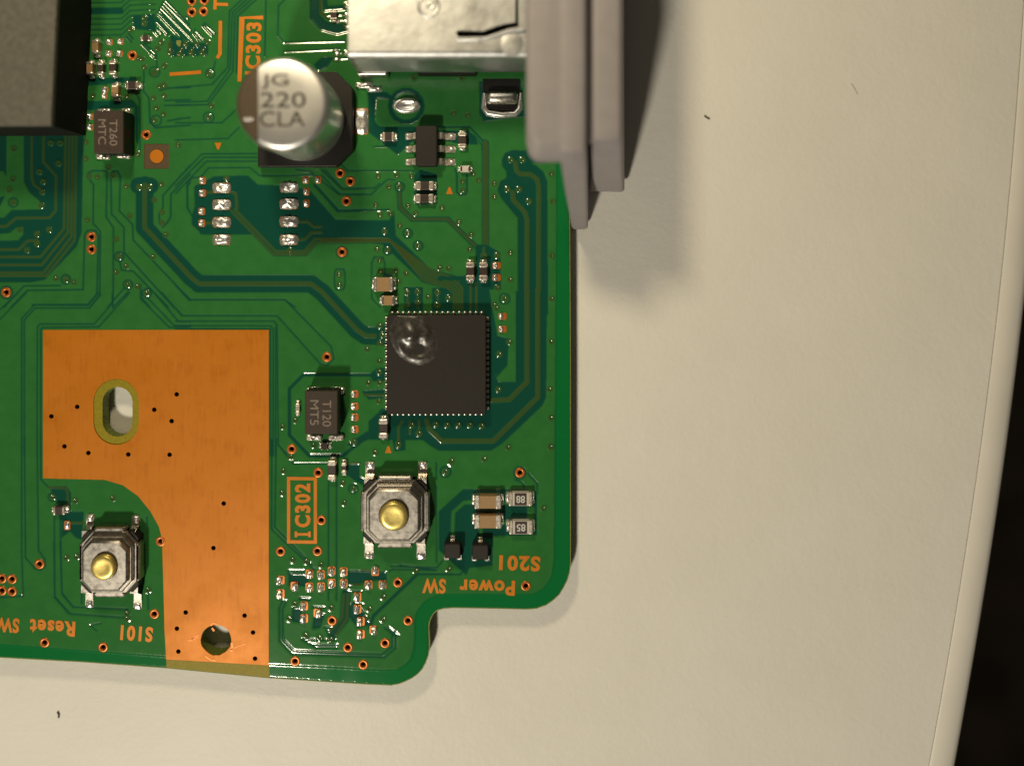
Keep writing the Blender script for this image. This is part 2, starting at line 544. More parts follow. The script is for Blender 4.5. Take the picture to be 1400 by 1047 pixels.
d = Tile(0, 200)
d.poly('gap', '155,-90 540,-90 540,0 530,560 500,650 290,868 200,885 0,885 -100,885 -100,465 25,465 75,415 270,410 285,392 250,350 190,300 155,230', '-100,-90 40,-90 40,300 0,390 -100,390')
d.poly('pour', '-100,572 60,566 108,527 150,527 150,575 115,612 -100,615', '-100,150 20,160 70,250 60,310 0,330 -100,330')
d.line('trace', 13, '205,-90 205,200 220,250 258,275', '282,-90 282,100 365,190 360,420 320,465 100,468 40,520 -100,525', '-100,672 120,672 180,615 240,612')
for x, x2, y2, x3, y3 in ((425,415,535,262,720), (450,440,560,270,772), (473,462,590,283,822), (495,484,612,300,842)):
    d.line('trace', 12, f'{x},-90 {x},0 {x2},{y2} {x3},{y3} -100,{y3}')
d.vias('380,110 257,165 280,230 275,297 270,385 130,545 240,572 240,635 320,543 175,675 62,285 85,215 85,365 427,865 365,858 480,885 558,82 705,140 582,197 635,200 735,190 570,480 757,605 775,718 820,780 755,820 832,900 895,912 955,955 995,720 1078,577 843,455 823,260 1050,248 1005,350 1055,430 1052,498 895,55')
d.ring('85,365 427,865 775,718 832,900 955,955', 30, 9)
d.line('gap', 10, '565,195 575,175 600,160 690,160 697,170 690,460 737,530 735,1000 732,1050', '565,195 607,250 605,500 652,555 648,965 590,1038', '550,580 566,552 595,545 625,552 640,585 630,960 572,1028 210,1030',
       '550,580 540,932 178,937 70,1047', '720,190 735,160 765,160 782,195 776,420 862,510 866,610 1237,1000', '720,190 725,440 806,530 806,690 1130,1047', '25,1047 155,908 395,905', '1237,125 1060,320 1060,400 1035,440 1037,500 1060,525 1085,500 1110,460 1112,312 1237,182', '1237,235 1220,262 1220,400 1237,430',
       '778,745 790,805 865,812 895,842 1095,1047', '735,1047 835,945', '700,1047 805,925', '915,900 915,980 975,1047')
d.ring('40,950', 40, 10)

# wide channel with a pair of traces
e = Tile(0, 0, 1.0)
chan = '197.6,253 197.5,311 260,378 272,388 425,388 440,399 488,451 500,459 530,460'
e.line('gap', 24, chan)
e.ring('189.5,254 204.5,254', 8, 7)
put(poly_cov(circle(189, 254, 11)), 'gap'); put(poly_cov(circle(206, 254, 11)), 'gap')
e.line('trace', 5.5, chan)
e.line('gap', 1.0, chan)
VIAS.extend([(190, 256), (204, 256)])

g = Tile(240, 200)
g.poly('gap', '120,270 125,390 105,450 105,510 175,575 510,575 660,680 835,680 900,610 1240,600 1240,480 1040,475 870,280 690,255 535,250 470,190 365,192 250,195 200,222 125,258')
g.line('gap', 9, '165,570 105,450 75,400 75,240 110,205 165,200 215,142 485,140 545,192 878,190', '890,185 912,192 1060,310 1237,310', '950,150 1082,277 1237,275', '780,150 880,165 905,190')
g.line('gap', 18, '905,250 1060,420 1240,415')
g.line('trace', 14, '190,300 240,300', '190,500 240,500', '360,298 392,312 400,400 372,418', '805,490 860,490 900,523 1240,520', '805,610 840,605 885,560 1240,556')
g.line('gap', 42, '372,418 645,695 842,695 915,612 1240,612')
g.line('trace', 12, '365,425 638,703 846,703 920,622 1240,622', '385,412 652,684 838,684 908,600 1240,600')
g.line('gap', 9, '35,740 150,838', '0,905 85,998 710,998 780,1047')
g.ring('1083,688', 36, 8)
g.line('gap', 9, '1035,830 1045,800 1095,800 1103,830 1103,905 1092,932 1045,932 1035,905 1035,830')
g.vias('1062,835 1065,900 745,680 330,210')

j = Tile(440, 200)
j.poly('gap', '0,482 440,480 470,420 482,575 420,640 485,690 420,702 400,640 0,600', '600,190 640,150 750,180 752,372 622,382 600,350', '535,915 660,915 660,1080 535,1080', '720,920 905,920 935,1080 715,1080', '400,820 455,830 475,870 400,860')
j.line('gap', 9, '0,190 120,312 320,315 400,240 430,216 475,220', '20,150 135,275 345,272 375,245', '120,110 170,158 600,160 640,190', '325,760 342,722 398,722 410,760 410,850', '325,760 325,990 380,1047', '340,3 455,3')
j.line('gap', 12, '0,300 100,420 440,414')
j.line('gap', 34, '505,290 510,400 590,475 820,475 1000,650')
j.line('trace', 14, '505,290 510,400 590,475 820,475 1000,650')
j.line('gap', 100, '430,600 680,840 900,900')
j.line('gap', 60, '890,900 910,1047')
for i in range(5):
    q = -40+20*i
    j.line('trace', 11, f'0,{610+q*.2:.0f} {440+q*.2:.0f},{612+q*.2:.0f} {690-q*.7:.0f},{840+q*.75:.0f} {850-q*.6:.0f},{890+q*.8:.0f} {895-q*.9:.0f},{930+q*.6:.0f} {895-q*.9:.0f},1060')
j.line('gap', 12, '868,150 880,180 880,300 900,318 935,315 945,295 945,180')
j.ring('507,265 560,567 628,647 430,675', 30, 10)
j.line('trace', 10, '558,940 558,1060', '625,940 625,1060', '755,950 755,1000')
j.vias('365,195 487,190 582,197 435,265 507,265 350,382 560,388 610,437 780,400 378,447 445,440 410,555 505,517 560,567 628,647 358,670 430,675 375,742 380,812 480,810 548,828 888,492 968,575 1120,240 1120,330 555,950 625,945 560,1030 625,1015 690,980 755,950 825,985 750,1035 497,880')

l = Tile(600, 200)
l.line('gap', 46, '305,-20 305,650')
l.line('trace', 30, '305,-20 305,650')
l.line('gap', 4, '305,-20 305,640')
l.poly('gap', '700,-40 560,30 480,25 430,45 410,90 415,130 440,165 440,205 400,230 382,285 400,330 440,380 515,470 515,1100 712,1100 707,230 682,165 640,130 600,110 700,110', '-10,845 160,845 240,780 240,640 310,638 400,690 406,940 332,950 332,1100 160,1100 160,920 130,872 -10,872')
l.line('trace', 26, '500,110 505,160 530,180 600,185 640,215 650,260 650,1100', '480,300 485,350 560,430 575,480 572,1100')
l.line('gap', 4, '500,110 505,160 530,180 600,185 640,215 650,260 650,1100', '480,300 485,350 560,430 575,480 572,1100')
l.line('trace', 12, '208,890 208,1100', '245,890 245,1100', '293,660 293,740')
l.vias('470,90 545,90 447,280 522,280 587,360 222,178 257,222 360,243 360,328 18,402 128,492 210,575 198,672 295,710 380,712 5,790 62,795 463,693 463,868 380,920 430,990 730,180 740,360 735,712 735,992 360,1030 152,228 155,290')
l.ring('430,990', 34, 9)

p_ = Tile(560, 400)
p_.poly('gap', '445,-10 895,-10 890,680 865,735 600,985 530,1028 190,1028 120,985 90,960 -200,955 -200,750 400,780 445,400')
p_.poly('pour', '520,-20 692,-20 692,580 580,582 555,540 630,480 640,300 572,280 540,100')
p_.line('gap', 12, '585,370 640,360', '640,300 632,470 560,550')
p_.line('trace', 28, '765,-20 765,580 650,695 540,702', '835,-20 835,680 545,965 210,965 130,890 112,830')
p_.line('gap', 4, '765,-20 765,580 650,695 540,702', '835,-20 835,680 545,965 210,965 130,890 112,830')
p_.vias('620,40 565,100 255,35 185,85 585,400 580,630 925,40 920,318 910,628 918,815 915,1000 640,1005 15,860 60,915 172,855 245,860 318,860 393,860 470,865 650,320')
p_.ring('620,40', 34, 9)

q_ = Tile(0, 400)
q_.line('gap', 9, '732,0 728,70 612,204 257,204 243,225 240,1060', '842,0 642,222 275,228 265,240 263,1060', '641,0 572,82 222,80 140,170 140,1060', '655,12 582,100 228,100 157,180 157,1060', '115,0 0,110', '170,0 0,172', '915,0 915,40 1100,225 1237,222', '950,0 965,40 1130,212 1237,212', '1000,0 1160,187 1237,187', '1052,0 1182,150 1237,150', '1185,0 1237,52')
r_ = Tile(240, 400)
r_.line('gap', 9, '0,100 45,150 660,150 680,172 940,460 985,475 1030,430 1012,350 710,45 95,45 50,0', '0,185 640,185 660,210 668,990 722,1047', '0,215 618,215 636,240 634,1060', '0,235 617,236 617,1060', '652,225 650,1060')
s_ = Tile(380, 420)
s_.line('gap', 22, '640,440 165,440 75,530 75,830 205,965 420,965 520,890 590,830')
s_.poly('gap', '595,440 640,398 705,388 705,480 620,482', '590,740 680,660 710,690 800,720 830,760 830,930 760,935 745,862 590,862', '545,545 700,532 700,590 590,600', '640,110 705,110 705,250 640,250', '450,890 590,800 590,860 480,910')
s_.poly('pour', '640,600 700,600 700,640 650,680')
s_.line('trace', 13, '560,570 700,572', '785,880 785,780 810,740', '860,820 860,740', '920,830 920,740', '450,1028 520,1028')
s_.vias('665,120 680,180 665,235 580,272 660,350 660,420 588,490 662,490 657,610 785,885 630,940 1130,995 495,870 30,775 112,735 230,895 870,765 920,820')

t_ = Tile(0, 600)
t_.line('gap', 9, '140,-20 140,720 150,1020 20,1028 -60,1028', '157,-20 165,770 225,840 262,850 295,825 292,780 250,725 240,-20', '263,-20 265,260 310,308', '352,500 356,1030 445,1130', '390,500 402,1000 475,1090', '955,500 960,580')
t_.poly('gap', '315,310 430,305 462,350 462,470 545,470 545,480 530,655 490,640 455,600 400,640 400,530 385,500 380,420 355,370')
t_.line('trace', 12, '315,315 425,318 438,350 438,450', '440,545 545,545')
t_.ring('343,375', 30, 8)
t_.vias('343,375 490,400 735,385 433,770 500,765 965,980')
w_ = Tile(0, 740)
w_.line('gap', 9, '350,0 355,355 455,470 830,495', '390,0 402,340 475,425 830,440', '960,320 965,440', '535,240 530,400')
w_.line('gap', 7, '585,545 660,530', '590,548 630,580')
w_.vias('433,105 500,95 828,465 830,500 963,315')

x_ = Tile(340, 600)
x_.line('gap', 9, '150,0 150,585 430,850', '190,0 195,40 290,160 520,160', '180,0 170,570 410,815', '520,260 520,1047', '572,260 572,1047', '1220,300 1225,800 ')
x_.poly('gap', '650,165 720,165 720,240 770,270 740,300 690,270 640,230')
x_.line('trace', 10, '640,157 730,155')
x_.ring('682,322', 30, 9)
x_.vias('225,207 217,350 620,415 682,322 275,115 825,90 612,285 875,1025 285,785 690,20 420,40 975,40 470,818 375,795')
y_ = Tile(560, 600)
y_.poly('gap', '190,470 350,325 750,325 830,350 830,622 545,630 540,820 390,838 370,885 190,720')
y_.poly('pour', '765,440 815,440 815,540 765,540')
y_.line('pour', 24, '430,410 355,413 285,475 280,660', '465,580 465,665', '600,415 650,415', '600,540 650,540')
y_.line('gap', 10, '750,325 735,285 690,262', '770,222 832,290 832,350', '0,935 45,880 330,880 372,835', '160,850 -60,820', '175,150 175,260')
y_.ring('718,220', 38, 9); y_.ring('235,212', 34, 12)
y_.vias('235,212 268,150 485,130 640,55 918,55 870,450 255,845 40,855')
z_ = Tile(360, 740)
z_.poly('gap', '165,212 290,216 290,292 165,290', '550,190 800,195 805,250 700,255 550,300', '190,430 250,430 240,530 185,520', '330,470 400,470 370,560 320,570', '590,380 540,460 610,560 700,540 640,440')
z_.line('gap', 10, '130,380 105,430 108,645 190,730 790,752 862,690 862,590', '150,385 125,440 128,640 200,712 775,735 840,680 840,600', '250,640 330,640 470,640', '258,640 345,690 480,690', '300,660 355,672 480,672', '400,560 450,560', '410,580 455,580', '420,600 470,600', '790,560 865,615', '810,555 880,612', '830,160 1130,170 1180,110', '820,190 850,180 1130,186')
z_.line('gap', 20, '1000,215 720,480 690,560')
z_.line('gap', 10, '1000,210 1237,212')
z_.line('gap', 60, '540,340 530,500 450,600')
z_.line('trace', 13, '525,340 515,490 430,590', '552,340 545,500 470,610', '640,185 700,190', '560,280 640,280')
z_.line('gap', 9, '160,190 265,190', '160,205 265,205', '235,368 305,372', '235,378 305,382', '320,425 400,430', '560,325 640,325', '600,395 650,410', '640,480 690,495')
z_.vias('440,430 168,500 275,610 365,625 440,635 778,505 690,438 780,360 665,490 190,120 375,150 205,405')
# border free of copper
INNER = [(-60,877.5),(0,880),(227,897.6),(360,908),(450,912),(520,916),(543,915.5),(555,908),(562,900),(566,888),(567,874),(567,848),(570,836),(578.6,824),(587,817.5),(597.5,813.6),(610,811.5),(728,812),(737,808),(745,802),(752,792),(755.5,783),(758,760),(759,600),(761,300),(761,-60),(-60,-60)]
sj, si, cv = poly_cov(INNER)
ins = np.zeros_like(Cu); ins[sj, si] = cv
Cu *= ins; Tr *= ins; Bo = 1-ins
e.line('gap', 1.2, '760,397.5 778,397.5')

VIAS = [v_ for v_ in VIAS if X0+8 < v_[0] < X1-8]
SMALL = [(105.7,556),(70.4,569),(88.3,610),(121,619),(175.5,621),(232,621.4),(241.7,539),(211,560),(234.8,575.5),(291.9,748.8),(306,688),(254,836.7),(334.5,841),(242,858.8),(346,864),(244,890),(348.8,899.7)]
# orange plated holes
PV = [(262,2),(279,1),(262,17),(278,16),(180.8,76),(199.7,184.5),(125,324),(125,341),(8.4,399.7),(465,236.8),(479,248),(473.7,275),(467.6,344.6),(447,488),(398.9,613.7),
      (435,646),(439.4,710.8),(383.7,753.4),(434,753),(454,848),(544,796),(558,848),(526.5,878.7),(475.6,884.6),(403.5,903.3),(496.6,908),(711,646),(719,800.7),
      (54,770.7),(219.7,739.8),(2.5,790.6),(16.4,791.3),(2.5,807),(16.4,808),(61,878),(141,884.4),(211,838.8)]

def gauss(A, s):
    r = int(3*s+1); k = np.exp(-.5*(np.arange(-r, r+1)/s)**2); k /= k.sum()
    P = np.pad(A, r, mode='edge')
    P = sum(k[i]*P[:, i:i+A.shape[1]] for i in range(2*r+1))
    return sum(k[i]*P[i:i+A.shape[0], :] for i in range(2*r+1))
for (vx, vy) in VIAS:                       # mask-covered small vias: a low ring with a dimple
    wn = win(vx-8, vx+8, vy-8, vy+8)
    if wn is None: continue
    sj, si, xx, yy = wn
    rr = np.hypot(xx-vx, yy-vy)
    hgt = 0.75*np.exp(-((rr-2.9)/1.5)**2) - 0.9*np.exp(-(rr/1.6)**2)
    Hx[sj, si] = np.where(np.abs(hgt) > np.abs(Hx[sj, si]), hgt, Hx[sj, si])
    c_ = np.clip(4.6-rr, 0, 1)
    Cu[sj, si] = np.maximum(Cu[sj, si], c_*.9); Tr[sj, si] = np.maximum(Tr[sj, si], c_*.75)
amp = np.full(Cu.shape, 0.9, np.float32)
sj, si, xx, yy = win(205, 300, -5, 80)
amp[sj, si] = 1.9
Zf = amp*(gauss(Cu, 1.0)-1) + gauss(Hx, 0.6)
lowf = gauss(rng.standard_normal(Cu.shape).astype(np.float32), 9.0); Zf += 0.9*lowf/ max(1e-6, lowf.std())*0.05
colC = gauss(Cu, 0.6); colT = gauss(Tr, 0.6); colB = Bo

# cell mask: inside outline, outside holes
def full_cov(poly):
    A = np.zeros((NYg, NXg), np.float32); r = poly_cov(poly)
    A[r[0], r[1]] = r[2]; return A
def cells_in(poly):
    xs = gx[:-1]+.5; ys = gy[:-1]+.5
    ins = np.zeros((len(ys), len(xs)), bool); j = len(poly)-1
    X = xs[None, :]; Y = ys[:, None]
    for i in range(len(poly)):
        xi, yi = poly[i]; xj, yj = poly[j]
        if yi != yj: ins ^= ((yi > Y) != (yj > Y)) & (X < (xj-xi)*(Y-yi)/(yj-yi)+xi)
        j = i
    return ins
PADIN = [(60.5,452.5),(366,452.5),(366,905),(229,898),(226.5,860),(225,800),(223,736),(219,719),(207.5,697.5),(190,676.5),(169,661.5),(143.5,654),(60.5,652)]
keep = cells_in(OUT) & ~cells_in(PADIN) & ~cells_in([(229,897),(366.5,905),(366.5,940),(229,940)])
FID = [(195.5,195.5),(232.5,195.5),(232.5,232.5),(195.5,232.5)]
keep &= ~cells_in([(197,197),(231,197),(231,231),(197,231)])
XC = gx[:-1]+.5; YC = gy[:-1]+.5
for (vx, vy) in PV:
    keep &= ~(np.hypot(XC[None, :]-vx, YC[:, None]-vy) < 4.6)
vid = np.arange(NYg*NXg).reshape(NYg, NXg)
jj, ii = np.nonzero(keep)
quads = np.stack([vid[jj, ii], vid[jj+1, ii], vid[jj+1, ii+1], vid[jj, ii+1]], 1)
used = np.unique(quads)
remap = np.full(NYg*NXg, -1, np.int64); remap[used] = np.arange(len(used))
quads = remap[quads]
PX = np.tile(gx, (NYg, 1)).ravel()[used].astype(np.float64); PY = np.repeat(gy, NXg)[used].astype(np.float64)
PZ = Zf.ravel()[used].astype(np.float64)
# rim vertices moved onto the outline
cnt = np.bincount(quads.ravel(), minlength=len(used))
rim = np.nonzero(cnt < 4)[0]
rx, ry = PX[rim], PY[rim]
best = np.full(len(rim), 1e9); bx = rx.copy(); by = ry.copy()
for (ax, ay), (cx_, cy_) in zip(OUT, OUT[1:]+OUT[:1]):
    dx, dy = cx_-ax, cy_-ay
    t = np.clip(((rx-ax)*dx+(ry-ay)*dy)/(dx*dx+dy*dy), 0, 1)
    qx, qy = ax+t*dx, ay+t*dy; dd = np.hypot(rx-qx, ry-qy)
    mk = dd < best
    best[mk] = dd[mk]; bx[mk] = qx[mk]; by[mk] = qy[mk]
mk = best < 1.5
PX[rim[mk]] = bx[mk]; PY[rim[mk]] = by[mk]; PZ[rim[mk]] -= 0.5
me = bpy.data.meshes.new('solder_mask')
nv, nq = len(used), len(quads)
me.vertices.add(nv); me.loops.add(nq*4); me.polygons.add(nq)
ox, oy = 390.0, 400.0
co = np.stack([(PX-ox)*S, (oy-PY)*S, PZ*S], 1).astype(np.float32)
me.vertices.foreach_set('co', co.ravel())
me.loops.foreach_set('vertex_index', quads.astype(np.int32).ravel())
me.polygons.foreach_set('loop_start', (np.arange(nq)*4).astype(np.int32))
me.polygons.foreach_set('use_smooth', np.ones(nq, bool))
me.update(calc_edges=True)
at = me.attributes.new('layers', 'FLOAT_COLOR', 'POINT')
lay = np.stack([colC.ravel()[used], colT.ravel()[used], colB.ravel()[used], np.ones(nv)], 1).astype(np.float32)
at.data.foreach_set('color', lay.ravel())
link('solder_mask', me, W(ox, oy, 0), M['mask'], board)

# laminate core under the mask (with the two through holes)
def offset(poly, d):
    out = []
    n_ = len(poly)
    for i in range(n_):
        a1 = Vector(poly[i-1]); p1 = Vector(poly[i]); c1_ = Vector(poly[(i+1) % n_])
        e1 = (p1-a1).normalized(); e2 = (c1_-p1).normalized()
        n1 = Vector((-e1.y, e1.x)); n2 = Vector((-e2.y, e2.x))
        m_ = (n1+n2).normalized()
        out.append(tuple(p1 + m_*d/max(.5, m_.dot(n1))))
    return out
OUT2 = offset(OUT, 1.7)
if OUT2[0][1] < OUT[0][1]: OUT2 = offset(OUT, -1.7)
part('laminate', *plate([OUT2], [SLOT, HOLE]+[circle(x, y, 3.6, 8) for x, y in PV+SMALL], -21, -2.0), (0, 0, 0), M['edge'], board)
def flat(poly, z):
    return [(x, y, z) for x, y in poly], [tuple(range(len(poly)))]
part('bare_strip', *plate([STRIP], [], -2.5, -0.7), (0, 0, 0), M['fr4'], board)
part('fiducial_square', *plate([FID], [], -2.5, -0.7), (0, 0, 0), M['fr4dark'], board)
part('fiducial_dot', *plate([circle(214.4, 214, 9.3, 24)], [], -1.0, 0.5), (0, 0, 0), M['copper'], board)
# board beyond the mapped area (outside the photograph)
ext = [(-250,-250,-.3),(778,-250,-.3),(778,-23,-.3),(-23,-23,-.3),(-23,893+4,-.3),(-250,893,-.3)]
me = mesh('solder_mask', ext, [(0,1,2,3),(0,3,4,5)], recalc=False)
at = me.attributes.new('layers', 'FLOAT_COLOR', 'POINT')
at.data.foreach_set('color', [1,0,0,1]*len(ext))
link('solder_mask', me, W(0, 0, 0), M['mask'], board)

# bare copper area
OVAL = capsule(159, 563, 31, 45, 14)
HOLE2 = [(x+random.uniform(-.5,.5), y+random.uniform(-.5,.5)) for x, y in circle(295.6, 874.5, 21.0, 28)]
cp = part('copper_area', *plate([PADOUT], [OVAL, HOLE2]+[circle(x, y, 3.3, 10) for x, y in SMALL], -2.4, 0.4), (0, 0, 0), M['copper'], board,
          label='large bare orange copper area with an oval slot and a round hole')
part('slot_collar', *plate([capsule(159, 563, 31.4, 45.4, 14)], [SLOT], -2.6, -0.9), (0, 0, 0), M['fr4'], cp)
for x, y in SMALL:
    v, f = lathe([(3.0, -20.5), (3.3, 0.35)], 10, False, False)
    part('drilled_hole', v, f, (x, y, 0), M['barrel'], cp)
# scrapes round the screw hole
for pts, w in (([(258,875.5),(264,873),(272,869)], 2.6), ([(262,873),(268,868.5),(273,867)], 2.0), ([(314,888),(325,883),(337,879)], 1.1), ([(317,878),(318,884),(316,890)], 3.0), ([(281,896),(288,901.5),(295,902.5)], 1.6), ([(288,854),(292,851.5),(297,853)], 3.2), ([(290,858),(293,862)], 2.6)):
    part('scrape', *stroke(pts, w, 0.2, 0.75), (0, 0, 0), M['via'], cp)

# plated holes with copper rings
pvm = None
for x, y in PV:
    if pvm is None:
        v, f = lathe([(2.9, -20.5), (2.9, -0.6), (3.5, 0.35), (4.6, 0.75), (6.0, 0.7), (6.9, 0.2), (7.2, -0.9)], 18, False, False)
        pvm = mesh('via', v, f, True)
        pvm.materials.append(M['via']); pvm.materials.append(M['barrel'])
        for p in pvm.polygons:
            if p.index < 18: p.material_index = 1
    link('via', pvm, W(x, y, 0), None, board)

# ------------------------------------------------------------------ lettering in bare copper
C_ = M['copper']
text_part('lettering', 'C302', 414, 690.5, 0, 21.5, 60, 90, C_, board, 0.045, 0.5, spacing=1.2)
part('lettering', *plate([[(403,734),(403,726),(406.5,726),(406.5,728.2),(421.5,728.2),(421.5,726),(425,726),(425,734),(421.5,734),(421.5,731.8),(406.5,731.8),(406.5,734)]], [], -.4, .5), (0,0,0), C_, board)
part('lettering_frame', *plate([[(392.5,651.5),(433.5,652),(433.5,743),(392.5,742.5)]], [[(396.9,656),(429,656.4),(429,738.4),(396.9,738)]], -0.6, 0.5), (0,0,0), C_, board)
text_part('lettering', 'IC303', 346.5, 67, 0, 21, 72, 88, C_, board, 0.042, 0.5, spacing=1.16)
part('lettering_frame', *stroke([(327.5,112),(331,25),(360,24.5)], 5.4, -0.6, 0.5), (0,0,0), C_, board)
text_part('lettering', 'T', 302, 6.5, 0, 20, 15, 88, C_, board, 0.042, 0.5, spacing=1.16)
text_part('lettering', 'S201', 710.5, 769.5, 0, 21, 56, 178, C_, board, 0.042, 0.5, spacing=1.16)
text_part('lettering', 'Power', 666, 802.5, 0, 21, 76, 178.5, C_, board, 0.042, 0.5, spacing=1.16)
text_part('lettering', 'SW', 593.5, 800.5, 0, 20.5, 32, 178.5, C_, board, 0.042, 0.5, spacing=1.1)
text_part('lettering', 'S101', 187, 865.5, 0, 21, 44, 176, C_, board, 0.042, 0.5, spacing=1.16)
text_part('lettering', 'Reset', 72, 857.5, 0, 21, 62, 176.5, C_, board, 0.042, 0.5, spacing=1.16)
text_part('lettering', 'SW', 11, 854, 0, 20.5, 31, 176.5, C_, board, 0.042, 0.5, spacing=1.1)
for pts in ([(232,102),(275,99)], [(301.5,29),(301,74),(297,80)]):
    part('copper_mark', *stroke(pts, 4.8, -0.6, 0.5), (0,0,0), C_, board)
for x, y, s in ((614.6,261,-1), (531,614.5,-1), (298.4,200,1)):
    tri = [(x-4.6,y-s*4.6),(x+4.6,y-s*4.6),(x+1.2,y+s*4.8),(x-1.2,y+s*4.8)]
    part('copper_arrow', *prism(tri, -0.6, 0.5), (0,0,0), C_, board)

# ------------------------------------------------------------------ solder
def blob_mesh(w, h, z, seed, nn=8, rough=0.42):
    if w > 18 and h < 20: rough, nn = 0.75, 9
    r = random.Random(seed)
    v, f = [], []
    for j2 in range(nn):
        for i2 in range(nn):
            u, t = -1+2*i2/(nn-1), -1+2*j2/(nn-1)
            # pull the square's corners in
            k2 = 1 - 0.12*(u*u*t*t)
            zz = z*max(0, (1-abs(u)**2.6)*(1-abs(t)**2.6))**0.5
            edge = abs(u) > .99 or abs(t) > .99
            if not edge: zz *= 1+r.uniform(-rough, rough)
            v.append((u*w/2*k2+(r.uniform(-.25,.25)), t*h/2*k2+r.uniform(-.25,.25), zz if not edge else -0.5))
    for j2 in range(nn-1):
        for i2 in range(nn-1):
            a2 = j2*nn+i2
            f.append((a2, a2+1, a2+nn+1, a2+nn))
    me = mesh('solder', v, f, True)
    me.materials.append(M['solder'])
    return me
_bm = {}
def blob(x, y, w, h, z, parent, seed=0, name='solder'):
    key = (round(w), round(h), round(z*2), seed % 4)
    if key not in _bm: _bm[key] = blob_mesh(round(w), round(h), round(z*2)/2, seed % 4 + 5*len(_bm))
    return link(name, _bm[key], W(x, y, 0), None, parent)
_pm = {}
def pad(x, y, w, h, fx=0.5, fy=0.5, sw=0.75, sh=0.8, z=2.5, name='solder_pad', seed=None):
    """bare copper land with a solder bead sitting on part of it"""
    key = (w, h)
    if key not in _pm:
        _pm[key] = mesh('solder_pad', *rbox(-w/2, w/2, -h/2, h/2, -0.8, 0.45, 0.4, 1.6)); _pm[key].materials.append(M['via'])
    p = link(name, _pm[key], W(x, y, 0), None, board)
    blob(x+(fx-.5)*w, y+(fy-.5)*h, w*sw, h*sh, z, p, seed if seed is not None else random.randrange(4))
    return p

# eight large empty lands
for x, ys in ((303, (257, 280, 304, 328)), (395, (256, 279, 303, 328))):
    for i, y in enumerate(ys):
        pad(x, y, 24, 14, .5, .5, 1.08, 1.1, 4.0, seed=i)
for x, y in ((277,247),(277,264),(276,289),(276,305)):
    pad(x, y, 10, 10, .42, .5, .85, 1.0, 4)
for x, y in ((418,246),(435,246),(419,262),(419,278)):
    pad(x, y, 9, 10, .45, .6, .8, .85, 3.5)
for x, y in ((150,58),(165,57),(149,73.5),(164,73.5),(123.6,159.7),(123.6,174.5),(144,123),(143,131)):
    pad(x, y, 9, 9, .42, .5, .85, 1.0, 4)
for x, y in ((485,538.7),(485,555.5),(485,570.5),(485,587)):
    pad(x, y, 11, 10, .3, .5, .62, 1.0, 4)
for x, y in ((679,363),(679,379.5),(687,432.6),(687,450)):
    pad(x, y, 12, 9.5, .3, .5, .62, 1.0, 4)
for x, y, fx, fy in ((384,792.5,.3,.6),(384,811,.3,.65),(402.6,800.7,.6,.65),(423,784,.5,.62),(423,802,.5,.65),(439,785,.45,.65),(439,801.5,.45,.7),(453.5,780,.45,.65),(453.5,796.6,.45,.65),(470,781,.4,.65),(470,797,.45,.65),
                     (416,828,.35,.6),(416,845,.35,.6),(434,837.5,.6,.6),(513,781,.5,.35),(504,799,.45,.65),(523,799,.5,.6),(489,815.5,.35,.6),(489,832,.35,.65),(493.5,849,.3,.6),(493.5,866.5,.3,.6),(510.5,860.5,.55,.6)):
    pad(x, y, 11, 12, fx, fy, .86, 1.0, 5.0)
pad(92, 718, 9, 13, .5, .5, .8, .95, 2.5)
pad(494, 166, 19, 36, .5, .5, 1.06, 1.06, 4, seed=2)
# glob fillets where the metal shell is soldered
blob(498, 117, 26, 9, 5, board, 1, 'solder_joint'); blob(512, 123, 22, 7, 4, board, 2, 'solder_joint')
for x, y in ((475,8),(474,20),(473,30),(476,38),(462,30),(461,74),(474,72),(460,82)):
    blob(x, y, 7, 6, 2, board, int(x) % 4, 'solder_joint')

# ------------------------------------------------------------------ small chips
def chip(name, x, y, w, h, z, axis, mat, tm=0.27, tmat='term', padc=True, label=None, fillet=True):
    """x, y, w, h: outline of the top face as seen; axis 'x' or 'y' runs from terminal to terminal"""
    k = (HC-z)/HC
    X, Y = up(x, y, z); w, h = w*k, h*k
    def bx(a0, a1, g_):
        if axis == 'x': return rbox(a0*w/2, a1*w/2, -h/2-g_, h/2+g_, 0, z+g_, .8+g_)
        return rbox(-w/2-g_, w/2+g_, a0*h/2, a1*h/2, 0, z+g_, .8+g_)
    body = part(name, *bx(-1+tm*1.2, 1-tm*1.2, 0), (X, Y, 0), M[mat], board, label)
    L = w if axis == 'x' else h
    for s in (-1, 1):
        a0, a1 = (-1, -1+tm*2) if s < 0 else (1-tm*2, 1)
        part('terminal', *bx(a0, a1, 0.5), (X, Y, 0), M[tmat], body, smooth=False)
        if fillet:
            d_ = s*(L/2+1.2)
            if axis == 'x': blob(X+d_, Y, 5, h*.95, z*.55, body, s+1)
            else: blob(X, Y+d_, w*.95, 5, z*.55, body, s+1)
    return body
chip('chip_capacitor', 129.5, 64, 9, 19, 10, 'y', 'tan', .24)
chip('chip_capacitor', 122, 93.5, 8.5, 18, 10, 'y', 'tan', .24)
chip('chip_resistor', 136.6, 93.5, 8.5, 19, 8, 'y', 'resist')
chip('chip_resistor', 153.4, 92.5, 9.5, 19, 8, 'y', 'resist')
chip('chip_capacitor', 156.6, 124, 9.5, 19, 10, 'y', 'tan', .24)
chip('chip_resistor', 180, 116.7, 17, 11, 8, 'x', 'resist', .24)
chip('chip_resistor', 199, 52.5, 11, 7.5, 5, 'x', 'inductor', .2)
chip('chip_resistor', 531, 187, 17, 12, 8, 'x', 'resist')
chip('chip_resistor', 632, 191.5, 11, 21, 8, 'y', 'resist', .26)
chip('chip_resistor', 636, 231, 14, 9, 7, 'x', 'reswhite', .25)
